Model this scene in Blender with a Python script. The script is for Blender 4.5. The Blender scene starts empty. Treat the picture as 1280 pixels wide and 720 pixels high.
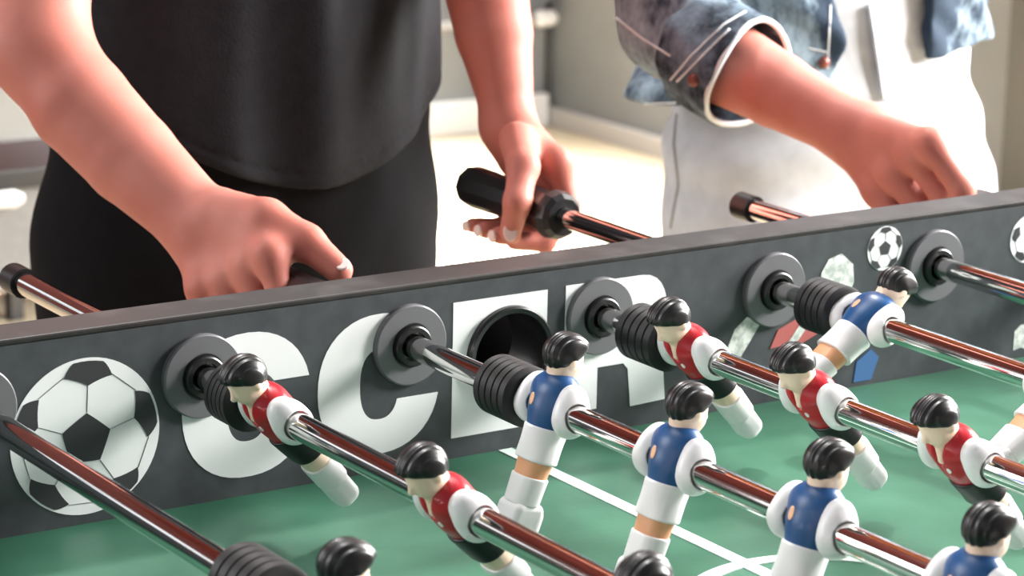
import bpy, bmesh, math, random
import numpy as np
from mathutils import Vector, Matrix
SC = bpy.context.scene
COL = SC.collection
random.seed(7)
rng = np.random.default_rng(5)

# ------------------------------------------------------------------ camera, light, exposure
# world frame: the table's far inner wall face is y = 0, the playfield is z = 0, the floor is z = -0.80
CAM = np.array([-0.61957946, -1.49021369, 0.56271892])
RIGHT = np.array([0.83340367, -0.55223766, 0.02172286])
UP = np.array([0.11746206, 0.21540042, 0.96943557])
FWD = np.array([0.54003795, 0.80537955, -0.24438248])
FPX = 3515.16
FLOOR = -0.80
cd = bpy.data.cameras.new('camera')
cam = bpy.data.objects.new('camera', cd)
COL.objects.link(cam)
cam.matrix_world = Matrix(((RIGHT[0], UP[0], -FWD[0], CAM[0]), (RIGHT[1], UP[1], -FWD[1], CAM[1]),
                           (RIGHT[2], UP[2], -FWD[2], CAM[2]), (0, 0, 0, 1)))
cd.sensor_width = 36.0
cd.lens = FPX / 1280 * 36.0
cd.clip_start = 0.05
cd.dof.use_dof = True
cd.dof.focus_distance = 1.72
cd.dof.aperture_fstop = 14.0
SC.camera = cam

SC.view_settings.view_transform = 'Standard'
SC.view_settings.look = 'None'
SC.view_settings.gamma = 1
SC.view_settings.use_curve_mapping = False
SC.view_settings.exposure = 0.0

wd = bpy.data.worlds.new('world')
SC.world = wd
wd.use_nodes = True
wn = wd.node_tree.nodes
bg = wn['Background']
bg.inputs[0].default_value = (0.92, 0.96, 1.0, 1)
bg.inputs[1].default_value = 0.42
_g = wd.node_tree                     # the sky is brighter on the far side, where the sun stands
_tc = _g.nodes.new('ShaderNodeTexCoord'); _sx = _g.nodes.new('ShaderNodeSeparateXYZ'); _mr = _g.nodes.new('ShaderNodeMapRange')
_g.links.new(_tc.outputs['Generated'], _sx.inputs[0]); _g.links.new(_sx.outputs[1], _mr.inputs[0])
_mr.inputs[1].default_value = -.2; _mr.inputs[2].default_value = .7; _mr.inputs[3].default_value = .22; _mr.inputs[4].default_value = 1.5
_g.links.new(_mr.outputs[0], bg.inputs[1])

def light(name, kind, loc, target, energy, size=1.0, size_y=None, color=(1, 1, 1), angle=None):
    l = bpy.data.lights.new(name, kind)
    l.energy = energy
    l.color = color
    if kind == 'AREA':
        l.shape = 'RECTANGLE'
        l.size = size
        l.size_y = size_y or size
    if angle:
        l.angle = angle
    o = bpy.data.objects.new(name, l)
    COL.objects.link(o)
    o.location = loc
    o.rotation_euler = (Vector(target) - Vector(loc)).to_track_quat('-Z', 'Y').to_euler()
    return o
# the sun behind the two people, high over the back wall
light('sun', 'SUN', (1.73, 4.7, 8.0), (0.0, 0.0, 0.0), 2.6, angle=math.radians(5), color=(1.0, 0.98, 0.95))
# daylight of the windows to the right of the table, behind the people and on the left
light('window_light_side', 'AREA', (2.9, -0.05, 0.95), (0.5, 0.2, 0.05), 340, 1.0, 1.2, (1.0, 0.99, 0.97))
light('window_light_right', 'AREA', (2.6, -1.1, 1.2), (0.6, 0.0, 0.05), 120, 0.6, 0.6, (1.0, 0.98, 0.96))
light('fill_light_behind', 'AREA', (-2.2, -3.2, 1.8), (0.4, 0.0, 0.0), 10, 2.0, 1.6, (0.95, 0.98, 1.0))  # soft fill added from behind the camera
light('window_light_back', 'AREA', (0.6, 1.2, 3.2), (0.6, 0.3, 0.1), 70, 4.0, 1.2, (1.0, 0.99, 0.98))
light('window_light_left', 'AREA', (-2.2, 1.7, 1.3), (0.5, 0.5, 0.1), 45, 1.2, 1.4, (1.0, 1.0, 1.0))
_l = light('floor_patch_lamp', 'AREA', (2.42, 3.62, 2.3), (2.38, 3.45, FLOOR), 165, 0.9, 1.2, (1.0, 0.99, 0.97))  # added lamp, stands in for the sun patch on the floor
_l.data.spread = math.radians(30)

# ------------------------------------------------------------------ helpers
def at(px, py, axis, val):
    d = FWD + RIGHT * ((px - 640) / FPX) - UP * ((py - 360) / FPX)
    return CAM + d * ((val - CAM[axis]) / d[axis])
def PY(px, py, y): return at(px, py, 1, y)
def PX(px, py, x): return at(px, py, 0, x)
def W(px, py):
    q = at(px, py, 1, 0.0); return (q[0], q[2])
def lin(c):
    return tuple(((v / 255) / 12.92 if v / 255 <= .04045 else ((v / 255 + .055) / 1.055) ** 2.4) for v in c) + (1,)

def mat(name, rgb, rough=0.5, metal=0.0, spec=0.5, coat=0.0, sss=0.0):
    m = bpy.data.materials.new(name)
    m.use_nodes = True
    b = m.node_tree.nodes['Principled BSDF']
    b.inputs['Base Color'].default_value = lin(rgb)
    b.inputs['Roughness'].default_value = rough
    b.inputs['Metallic'].default_value = metal
    b.inputs['Specular IOR Level'].default_value = spec
    b.inputs['Coat Weight'].default_value = coat
    if sss:
        b.inputs['Subsurface Weight'].default_value = sss
        b.inputs['Subsurface Radius'].default_value = (1.0, 0.35, 0.2)
        b.inputs['Subsurface Scale'].default_value = 0.006
    return m
def noisy(m, rgb2, scale=20, lo=.35, hi=.65, detail=6, bump=0.0, bscale=None, stretch=(1, 1, 1), nrough=.5):
    """mix a second colour in by an object-space noise, optional bump"""
    nt = m.node_tree; b = nt.nodes['Principled BSDF']
    tc = nt.nodes.new('ShaderNodeTexCoord'); mp = nt.nodes.new('ShaderNodeMapping')
    mp.inputs['Scale'].default_value = stretch
    nt.links.new(tc.outputs['Object'], mp.inputs[0])
    n = nt.nodes.new('ShaderNodeTexNoise'); n.inputs['Scale'].default_value = scale; n.inputs['Detail'].default_value = detail; n.inputs['Roughness'].default_value = nrough
    nt.links.new(mp.outputs[0], n.inputs['Vector'])
    r = nt.nodes.new('ShaderNodeValToRGB')
    r.color_ramp.elements[0].position = lo; r.color_ramp.elements[1].position = hi
    r.color_ramp.elements[0].color = b.inputs['Base Color'].default_value[:]
    r.color_ramp.elements[1].color = lin(rgb2)
    nt.links.new(n.outputs['Fac'], r.inputs[0]); nt.links.new(r.outputs[0], b.inputs['Base Color'])
    if bump:
        n2 = nt.nodes.new('ShaderNodeTexNoise'); n2.inputs['Scale'].default_value = bscale or scale * 4; n2.inputs['Detail'].default_value = 4
        nt.links.new(mp.outputs[0], n2.inputs['Vector'])
        bp = nt.nodes.new('ShaderNodeBump'); bp.inputs['Strength'].default_value = bump; bp.inputs['Distance'].default_value = 0.002
        nt.links.new(n2.outputs['Fac'], bp.inputs['Height']); nt.links.new(bp.outputs[0], b.inputs['Normal'])
    return m

M = {}
M['board'] = noisy(mat('board_paint', (72, 76, 79), .48, spec=.35), (62, 65, 68), 60, bump=.03)
M['board_top'] = noisy(mat('board_edge', (36, 32, 31), .45), (60, 56, 54), 35, .5, .75)
M['field'] = noisy(mat('field_green', (42, 90, 68), .38, spec=.45), (58, 106, 84), 14, .35, .7, bump=.04, bscale=220)
M['line'] = mat('field_line', (206, 222, 214), .4)
M['print'] = mat('print_white', (236, 238, 238), .5)
M['print_grey'] = mat('print_grey', (196, 200, 200), .5)
M['print_black'] = mat('print_black', (52, 52, 55), .5)
M['print_red'] = mat('print_red', (176, 92, 90), .5)
M['print_skin'] = mat('print_skin', (198, 150, 128), .5)
M['print_blue'] = mat('print_blue', (58, 100, 150), .5)
M['print_pale'] = noisy(mat('print_pale', (222, 226, 220), .5), (170, 178, 172), 160, .4, .6)
M['plastic'] = mat('grey_plastic', (104, 104, 107), .34)
M['black'] = mat('black_plastic', (24, 23, 24), .35)
M['rubber'] = mat('black_rubber', (18, 18, 19), .5)
M['chrome'] = mat('chrome', (226, 224, 222), .07, 1.0)
M['skin_toy'] = mat('toy_skin', (240, 212, 188), .35)
M['knee_toy'] = mat('toy_knee', (222, 160, 118), .4)
M['white_toy'] = mat('toy_white', (232, 230, 230), .3)
M['red_toy'] = mat('toy_red', (176, 26, 38), .3)
M['blue_toy'] = mat('toy_blue', (26, 74, 124), .35)
M['hair_toy'] = mat('toy_hair', (18, 16, 16), .34)
M['short_toy'] = mat('toy_shorts', (24, 23, 24), .4)
M['badge'] = mat('toy_badge', (226, 176, 140), .4)
M['skin'] = noisy(mat('skin', (196, 124, 110), .55, spec=.25, sss=.2), (183, 105, 91), 18, .3, .75, bump=.05, bscale=420)
M['nail'] = mat('nail', (238, 210, 200), .25)
M['tee'] = noisy(mat('tee_cloth', (19, 18, 23), .8, spec=.25), (26, 25, 30), 90, .3, .7, bump=.25, bscale=500)
M['trouser'] = noisy(mat('trouser_cloth', (12, 11, 14), .85, spec=.12), (16, 15, 18), 70, .3, .7, bump=.15, bscale=600)
M['jean'] = noisy(mat('white_denim', (205, 208, 213), .8, spec=.2), (188, 191, 195), 40, .3, .7, bump=.2, bscale=700)
M['denim'] = noisy(mat('blue_denim', (38, 52, 68), .8, spec=.2), (176, 198, 212), 13, .45, .64, detail=12, nrough=.68, bump=.4, bscale=600, stretch=(1, 1, .5))
M['denim_dark'] = noisy(mat('blue_denim_dark', (38, 46, 57), .8, spec=.2), (128, 148, 164), 22, .42, .70, detail=12, nrough=.7, bump=.4, bscale=600)
M['stitch'] = mat('stitch', (214, 218, 220), .7)
M['seam'] = mat('seam_grey', (150, 148, 142), .8)  # darker grey line of the jeans' side seam
M['button'] = mat('button', (120, 66, 58), .4, .4)
M['hair'] = mat('dark_hair', (40, 28, 22), .5)
M['wall_grey'] = noisy(mat('wall_grey', (126, 129, 132), .8), (119, 122, 125), 4)
M['trim'] = mat('trim_grey', (182, 180, 176), .6)
M['floor'] = noisy(mat('floor_beige', (206, 192, 164), .35), (194, 178, 148), 3, bump=.02, stretch=(1, 6, 1))
M['white'] = mat('white_lacquer', (236, 236, 234), .4)
M['grey_fab'] = noisy(mat('grey_fabric', (126, 126, 126), .85), (118, 118, 118), 60)
M['dark_metal'] = mat('dark_metal', (70, 70, 70), .4, .6)
M['brick'] = mat('brick', (120, 58, 52), .8)
_nt = M['brick'].node_tree; _b = _nt.nodes.new('ShaderNodeTexBrick'); _t = _nt.nodes.new('ShaderNodeTexCoord'); _m = _nt.nodes.new('ShaderNodeMapping')
_m.inputs['Rotation'].default_value = (math.radians(90), 0, 0)
_nt.links.new(_t.outputs['Object'], _m.inputs[0]); _nt.links.new(_m.outputs[0], _b.inputs['Vector'])
_b.inputs['Color1'].default_value = lin((128, 56, 50)); _b.inputs['Color2'].default_value = lin((98, 44, 42)); _b.inputs['Mortar'].default_value = lin((120, 96, 88))
_b.inputs['Scale'].default_value = 4.0
_nt.links.new(_b.outputs['Color'], _nt.nodes['Principled BSDF'].inputs['Base Color'])
M['wood_dark'] = noisy(mat('dark_red_wood', (128, 58, 50), .5), (96, 40, 36), 6, stretch=(8, 8, .5))
M['dark_door'] = mat('dark_door', (62, 62, 60), .6)
M['wood'] = noisy(mat('warm_wood', (190, 118, 66), .5), (150, 82, 44), 6, stretch=(8, 8, .5))

def tag(o, label=None, cat=None, group=None, kind=None):
    if label: o['label'] = label
    if cat: o['category'] = cat
    if group: o['group'] = group
    if kind: o['kind'] = kind
    return o
def empty(name, loc):
    o = bpy.data.objects.new(name, None); COL.objects.link(o); o.location = loc
    o.empty_display_size = .02
    return o
def link(name, me, m, parent=None, smooth=True):
    o = bpy.data.objects.new(name, me); COL.objects.link(o)
    if m: me.materials.append(m)
    if smooth: me.polygons.foreach_set('use_smooth', [True] * len(me.polygons))
    if parent: o.parent = parent
    return o
def from_bm(name, bm, m, parent=None, smooth=False):
    bmesh.ops.recalc_face_normals(bm, faces=bm.faces[:])
    me = bpy.data.meshes.new(name); bm.to_mesh(me); bm.free()
    return link(name, me, m, parent, smooth)
def box_bm(lo, hi, bm=None, bevel=0):
    b = bmesh.new()
    r = bmesh.ops.create_cube(b, size=1)
    for v in b.verts:
        v.co = Vector([(lo[i] + hi[i]) / 2 + v.co[i] * (hi[i] - lo[i]) for i in range(3)])
    if bevel:
        bmesh.ops.bevel(b, geom=b.edges[:], offset=bevel, segments=2, profile=.6, affect='EDGES')
    if bm is None: return b
    tmp = bpy.data.meshes.new('t'); b.to_mesh(tmp); b.free(); bm.from_mesh(tmp); bpy.data.meshes.remove(tmp)
    return bm
def box(name, lo, hi, m, parent=None, bevel=0.002):
    return from_bm(name, box_bm(lo, hi, None, bevel), m, parent)
def lathe_bm(prof, n=40, bm=None, center=(0, 0, 0), close=True, phase=0.0):
    """profile of (y, r) pairs turned around the y axis"""
    bm = bm or bmesh.new(); rings = []
    for (y, r) in prof:
        if r < 1e-6:
            rings.append([bm.verts.new((center[0], center[1] + y, center[2]))])
        else:
            rings.append([bm.verts.new((center[0] + r * math.cos(phase + 2 * math.pi * k / n), center[1] + y,
                                        center[2] + r * math.sin(phase + 2 * math.pi * k / n))) for k in range(n)])
    for a, b in zip(rings, rings[1:]):
        for k in range(n):
            k2 = (k + 1) % n
            if len(a) == 1 and len(b) == 1: continue
            if len(a) == 1: bm.faces.new((a[0], b[k], b[k2]))
            elif len(b) == 1: bm.faces.new((a[k], a[k2], b[0]))
            else: bm.faces.new((a[k], a[k2], b[k2], b[k]))
    return bm
def sharp(o, deg=35):
    bm = bmesh.new(); bm.from_mesh(o.data)
    for e in bm.edges:
        if len(e.link_faces) == 2 and e.calc_face_angle(0) > math.radians(deg): e.smooth = False
    bm.to_mesh(o.data); bm.free(); return o
def lathe(name, prof, m, parent=None, n=40, center=(0, 0, 0), smooth=True, phase=0.0):
    return sharp(from_bm(name, lathe_bm(prof, n, None, center, phase=phase), m, parent, smooth))
def tube(name, pts, r, m, parent=None, n=8, closed=False):
    pts = [Vector(p) for p in pts]; bm = bmesh.new(); rings = []; N = len(pts)
    rs = r if hasattr(r, '__len__') else [r] * N
    up = Vector((0.13, 0.21, 0.97))
    for i, p in enumerate(pts):
        t = (pts[(i + 1) % N] - pts[i - 1]) if closed else (pts[min(i + 1, N - 1)] - pts[max(i - 1, 0)])
        t.normalize(); s = t.cross(up)
        if s.length < .05: s = t.cross(Vector((1, 0, 0)))
        s.normalize(); u = s.cross(t)
        rings.append([bm.verts.new(p + (s * math.cos(2 * math.pi * k / n) + u * math.sin(2 * math.pi * k / n)) * rs[i]) for k in range(n)])
    pr = list(zip(rings, rings[1:])) + ([(rings[-1], rings[0])] if closed else [])
    for a, b in pr:
        for k in range(n): bm.faces.new((a[k], a[(k + 1) % n], b[(k + 1) % n], b[k]))
    if not closed: bm.faces.new(rings[0]); bm.faces.new(rings[-1])
    return from_bm(name, bm, m, parent, True)
def prism_xz(name, polys, y0, y1, m, parent=None):
    """flat shapes in the wall's plane (x, z), with a real thickness in y"""
    bm = bmesh.new()
    for poly in polys:
        a = [bm.verts.new((x, y0, z)) for x, z in poly]; b = [bm.verts.new((x, y1, z)) for x, z in poly]
        bm.faces.new(a); bm.faces.new(b[::-1]); n = len(poly)
        for k in range(n): bm.faces.new((a[k], b[k], b[(k + 1) % n], a[(k + 1) % n]))
    return from_bm(name, bm, m, parent)

# ---- implicit surfaces: smooth unions of limbs, meshed by surface nets
def cone(p, a, b, ra, rb, flat=None):
    a = np.asarray(a, float); b = np.asarray(b, float); ab = b - a
    q = p - a; t = np.clip(q @ ab / (ab @ ab), 0, 1)
    v = q - t[:, None] * ab
    if flat is not None:                      # (direction, factor): squeeze the section along a direction
        n, f = flat; n = np.asarray(n, float); n = n / np.linalg.norm(n)
        v = v + (v @ n)[:, None] * n * (f - 1.0)
    return np.sqrt((v * v).sum(1)) - (ra + (rb - ra) * t)
def ell(p, c, r):
    q = (p - np.asarray(c)) / np.asarray(r)
    k = np.sqrt((q * q).sum(1)); return (k - 1) * min(r)
def rbox(p, c, hs, r):
    q = np.abs(p - np.asarray(c)) - (np.asarray(hs) - r)
    return np.sqrt((np.maximum(q, 0) ** 2).sum(1)) + np.minimum(q.max(1), 0) - r
def smin(a, b, k):
    hh = np.clip(.5 + .5 * (b - a) / k, 0, 1)
    return b + (a - b) * hh - k * hh * (1 - hh)
def smax(a, b, k): return -smin(-a, -b, k)
def sdf_mesh(name, fn, lo, hi, vox, proj=2):
    lo = np.asarray(lo, float); hi = np.asarray(hi, float)
    B = 8
    nb = np.maximum(1, np.ceil((hi - lo) / (vox * B)).astype(int))
    n = nb * B + 1
    cs = np.stack(np.meshgrid(*[np.arange(k) for k in nb], indexing='ij'), -1).reshape(-1, 3)
    cc = lo + (cs + .5) * B * vox
    dc = fn(cc)
    act = np.abs(dc) < vox * B * 1.15
    F = np.empty(n, np.float32); F[:] = 1.0
    for (i, j, k), d in zip(cs[~act], dc[~act]):
        if d < 0: F[i * B:i * B + B + 1, j * B:j * B + B + 1, k * B:k * B + B + 1] = -1
    g = np.stack(np.meshgrid(*[np.arange(B + 1)] * 3, indexing='ij'), -1).reshape(-1, 3)
    A = cs[act]
    for s in range(0, len(A), 400):
        blk = A[s:s + 400]
        idx = (blk[:, None, :] * B + g[None]).reshape(-1, 3)
        F[idx[:, 0], idx[:, 1], idx[:, 2]] = fn(lo + idx * vox)
    S_ = F < 0
    nv = np.array(n)
    acc = {}
    cells, pos, edges = [], [], []
    for ax in range(3):
        sl0 = [slice(None)] * 3; sl1 = [slice(None)] * 3
        sl0[ax] = slice(0, -1); sl1[ax] = slice(1, None)
        e = np.argwhere(S_[tuple(sl0)] != S_[tuple(sl1)])
        b_, c_ = (ax + 1) % 3, (ax + 2) % 3
        ok = (e[:, b_] > 0) & (e[:, c_] > 0) & (e[:, b_] < n[b_] - 1) & (e[:, c_] < n[c_] - 1)
        e = e[ok]
        e2 = e.copy(); e2[:, ax] += 1
        f0 = F[e[:, 0], e[:, 1], e[:, 2]]; f1 = F[e2[:, 0], e2[:, 1], e2[:, 2]]
        t = f0 / (f0 - f1)
        q = e.astype(float); q[:, ax] += t
        quad = []
        for db, dc_ in ((-1, -1), (0, -1), (0, 0), (-1, 0)):
            cidx = e.copy(); cidx[:, b_] += db; cidx[:, c_] += dc_
            key = (cidx[:, 0] * nv[1] + cidx[:, 1]) * nv[2] + cidx[:, 2]
            quad.append(key); cells.append(key); pos.append(q)
        quad = np.stack(quad, 1)
        flip = f0 > 0
        quad[flip] = quad[flip][:, ::-1]
        edges.append(quad)
    cells = np.concatenate(cells); pos = np.concatenate(pos); quads = np.concatenate(edges)
    uk, inv = np.unique(cells, return_inverse=True)
    V = np.zeros((len(uk), 3)); cnt = np.bincount(inv, minlength=len(uk)).astype(float)
    for a_ in range(3): V[:, a_] = np.bincount(inv, weights=pos[:, a_], minlength=len(uk)) / cnt
    V = lo + V * vox
    Q = np.searchsorted(uk, quads)
    for _ in range(proj):
        d = fn(V); h_ = vox * .3
        G = np.stack([(fn(V + h_ * np.eye(3)[a_]) - d) / h_ for a_ in range(3)], 1)
        g2 = np.maximum((G * G).sum(1), .15)
        st = np.clip(d / g2, -vox * .6, vox * .6)
        V = V - G * st[:, None] * .8
    me = bpy.data.meshes.new(name)
    me.from_pydata(V.tolist(), [], Q.tolist()); me.update()
    return me
def sdf_obj(name, fn, lo, hi, vox, m, parent=None, proj=2):
    return link(name, sdf_mesh(name, fn, lo, hi, vox, proj), m, parent, True)
def trace(fn, px, py, t0=1.2, t1=3.2):
    """point of a surface under one spot of the photograph"""
    d = FWD + RIGHT * ((px - 640) / FPX) - UP * ((py - 360) / FPX); d = d / np.linalg.norm(d)
    t = t0
    for _ in range(260):
        v = float(fn((CAM + d * t)[None])[0])
        if v < 4e-4: return CAM + d * t
        t += max(v * .6, 6e-4)
        if t > t1: return None
    return CAM + d * t
def seam(name, fn, pts, r, m, parent, n=14, lift=0.0):
    out = []
    for (a, b) in zip(pts, pts[1:]):
        for k in range(n):
            f = k / n
            q = trace(fn, a[0] + (b[0] - a[0]) * f, a[1] + (b[1] - a[1]) * f)
            if q is not None: out.append(q)
    q = trace(fn, *pts[-1])
    if q is not None: out.append(q)
    if not out: return None
    clean = [out[0]]
    for q in out[1:]:
        dd = np.linalg.norm(q - clean[-1])
        if .0012 < dd < .05: clean.append(q)
    if len(clean) < 3: return None
    return tube(name, clean, r, m, parent, 6)

# ------------------------------------------------------------------ the room
BY, RX = 4.40, 3.44
tag(box('floor', (-4, -4, FLOOR - .1), (RX, BY + .2, FLOOR), M['floor'], None, 0), kind='structure')
tag(box('wall_right', (RX, -4, FLOOR), (RX + .2, BY + .2, 4.2), M['wall_grey'], None, 0), kind='structure')
tag(box('baseboard_right', (RX - .02, -4, FLOOR), (RX, BY, FLOOR + .05), M['trim'], None, .004), kind='structure')
WZ0, VX0, VX1, VZ0, VZ1 = -.40, -3.7, -1.2, .95, 1.75
tag(box('wall_back', (-4, BY, FLOOR), (RX, BY + .2, WZ0), M['wall_grey'], None, 0), kind='structure')
bm = box_bm((-4, BY, WZ0), (RX, BY + .2, VZ0))
box_bm((-4, BY, VZ1), (RX, BY + .2, 4.3), bm)
box_bm((-4, BY, VZ0), (VX0, BY + .2, VZ1), bm)
box_bm((VX1, BY, VZ0), (RX, BY + .2, VZ1), bm)
tag(from_bm('wall_back', bm, M['brick']), kind='structure')  # upper brick added out of view, gives the rods a maroon reflection
tag(box('baseboard_back', (-4, BY - .02, FLOOR), (RX - .02, BY, FLOOR + .085), M['white'], None, .004), kind='structure')
for nm, a0, a1, z0, z1, n_ in (('reflection_window', VX0, VX1, VZ0, VZ1, 4),):  # unseen window added to put a white stripe on the rods
    bm = bmesh.new()
    for k in range(n_ + 1):
        x = a0 + k * (a1 - a0 - .05) / n_
        box_bm((x, BY + .05, z0), (x + .05, BY + .12, z1), bm)
    for z in (z0, z1 - .05):
        box_bm((a0, BY + .05, z), (a1, BY + .12, z + .05), bm)
    tag(from_bm(nm, bm, M['dark_metal']), kind='structure')
tag(box('reflection_ceiling', (-4, 2.2, 2.9), (RX, BY, 3.0), M['wood_dark'], None, 0), kind='structure')  # unseen ceiling added to block the sky and redden the chrome
tag(box('reflection_strip', (1.35, 2.2, 2.86), (RX - .05, BY, 2.9), M['wood'], None, 0), kind='structure')  # timber strip added for orange reflections in the right-hand rods
tag(box('door_1', (RX - .03, 1.55, FLOOR), (RX, 2.71, .10), M['dark_door'], None, .004), kind='structure')
tag(box('reflection_panel', (RX - .05, -4, .15), (RX, BY - .01, 2.7), M['wood'], None, 0), kind='structure')  # unseen timber added to the right wall, reflects orange in the rods

# ------------------------------------------------------------------ the table
H = 0.1226; HR = 0.083; S = 0.15
TX0, TX1, TY0, TW = -0.30, 1.06, -0.69, 0.033
table = tag(empty('foosball_table', (0.38, -0.34, FLOOR)), 'grey foosball table with a green field and white letters on its far board', 'table')
inv = Matrix.Translation(-table.location)
def tpart(o, parent=None):
    if parent is None:
        o.parent = table; o.matrix_parent_inverse = inv
    else:
        o.parent = parent
    return o
def cut(o, cutters):
    for c in cutters:
        md = o.modifiers.new('b', 'BOOLEAN'); md.operation = 'DIFFERENCE'; md.solver = 'EXACT'; md.object = c
    dg = bpy.context.evaluated_depsgraph_get()
    me = bpy.data.meshes.new_from_object(o.evaluated_get(dg))
    o.modifiers.clear(); old = o.data; o.data = me
    for c in cutters:
        cm = c.data; bpy.data.objects.remove(c); bpy.data.meshes.remove(cm)
    return o
far = box('side_board', (TX0 - TW, 0, -0.17), (TX1 + TW, TW, H - .004), M['board'], None, 0)
cutters = [lathe('c', [(-.05, 0), (-.05, .0295), (.1, .0295), (.1, 0)], None, None, 40, (.378, 0, .0655))]
for i in range(0, 7):
    cutters.append(lathe('c', [(-.05, 0), (-.05, .0098), (.1, .0098), (.1, 0)], None, None, 24, (i * S, 0, HR)))
bpy.context.view_layer.update()
tpart(cut(far, cutters))
far.name = 'side_board'
tpart(box('top_rail', (TX0 - TW, -0.0003, H - .004), (TX1 + TW, TW + .001, H), M['board_top'], None, .0012))
near = box('side_board', (TX0 - TW, TY0 - TW, -0.17), (TX1 + TW, TY0, H - .004), M['board'], None, 0)
cutters = [lathe('c', [(-.05, 0), (-.05, .0098), (.1, .0098), (.1, 0)], None, None, 24, (i * S, TY0 - TW, HR)) for i in range(0, 7)]
bpy.context.view_layer.update()
tpart(cut(near, cutters))
tpart(box('top_rail', (TX0 - TW, TY0 - TW - .001, H - .004), (TX1 + TW, TY0 + .0003, H), M['board_top'], None, .0012))
for xa in (TX0 - TW, TX1):
    tpart(box('end_board', (xa, TY0, -0.17), (xa + TW, 0, H), M['board'], None, .001))
tpart(box('playfield', (TX0, TY0, -.02), (TX1, 0, 0), M['field'], None, 0))
for sx in (TX0 + .02, TX1 - .10):
    for sy in (TY0 - .01, -.07):
        tpart(box('leg', (sx, sy, FLOOR), (sx + .08, sy + .08, -.17), M['board'], None, .004))
# field lines
LZ = .0006
tpart(box('halfway_line', (.3710, TY0 + .001, 0), (.3815, -.001, LZ), M['line'], None, 0))
bm = bmesh.new(); a = [[], []]
for k in range(72):
    t = 2 * math.pi * k / 72
    for q, rr in enumerate((.080, .090)):
        a[q].append((bm.verts.new((.3765 + rr * math.cos(t), -.345 + rr * math.sin(t), LZ * 1.3)), bm.verts.new((.3765 + rr * math.cos(t), -.345 + rr * math.sin(t), 0))))
for k in range(72):
    k2 = (k + 1) % 72
    bm.faces.new((a[0][k][0], a[0][k2][0], a[1][k2][0], a[1][k][0]))
    bm.faces.new((a[0][k][0], a[0][k][1], a[0][k2][1], a[0][k2][0]))
    bm.faces.new((a[1][k][0], a[1][k2][0], a[1][k2][1], a[1][k][1]))
tpart(from_bm('centre_circle', bm, M['line']))
# printed letters, S (ball) C C E R
PT = -.0004
def c_poly(cx, cz, a, b, ia, ib, zu, zl, n=40):
    def sup(t, A, B, e):
        c, s = math.cos(t), math.sin(t)
        return (cx + A * math.copysign(abs(c) ** e, c), cz + B * math.copysign(abs(s) ** e, s))
    def ang(B, z, e): return math.asin(math.copysign(min(1, abs(z / B)) ** (1 / e), z))
    e1, e2 = .90, .82
    o0, o1 = ang(b, zu, e1), 2 * math.pi + ang(b, zl, e1)
    i0, i1 = ang(ib, zu, e2), 2 * math.pi + ang(ib, zl, e2)
    return [sup(o0 + (o1 - o0) * k / n, a, b, e1) for k in range(n + 1)] + [sup(i1 + (i0 - i1) * k / n, ia, ib, e2) for k in range(n + 1)]
for cx in (.1825, .2785):
    tpart(prism_xz('printed_letter', [c_poly(cx, .0590, .0455, .0468, .0145, .0235, .0135, -.0115)], PT, 0, M['print']))
letter = prism_xz('printed_letter', [[(.334, .0140), (.408, .0140), (.408, .040), (.363, .040), (.363, .047), (.4, .047), (.4, .073), (.363, .073), (.363, .080), (.408, .080), (.408, .1060), (.334, .1060)]], PT, 0, M['print'])
hole = lathe('c', [(-.05, 0), (-.05, .0300), (.1, .0300), (.1, 0)], None, None, 40, (.378, 0, .0655))
bpy.context.view_layer.update()
tpart(cut(letter, [hole]))
r_out = [(.4228, .0175), (.4228, .1068), (.4850, .1068)]
for k in range(1, 12):
    t = math.pi / 2 - math.pi * k / 12
    r_out.append((.4850 + .0225 * math.cos(t) ** .8, .0815 + .0253 * math.sin(t)))
r_out += [(.4960, .0560), (.5030, .0500), (.5055, .0440), (.5085, .0160), (.4790, .0150), (.4760, .0420), (.4720, .0465), (.4505, .0465), (.4505, .0175)]
tpart(prism_xz('printed_letter', [r_out], PT, 0, M['print']))
sp = []
for k in range(13):
    t = math.radians(-5 + 255 * k / 12 / 1.0 * .75); sp.append((-.0225 + .040 * math.cos(t), .081 + .0245 * math.sin(t)))
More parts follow.
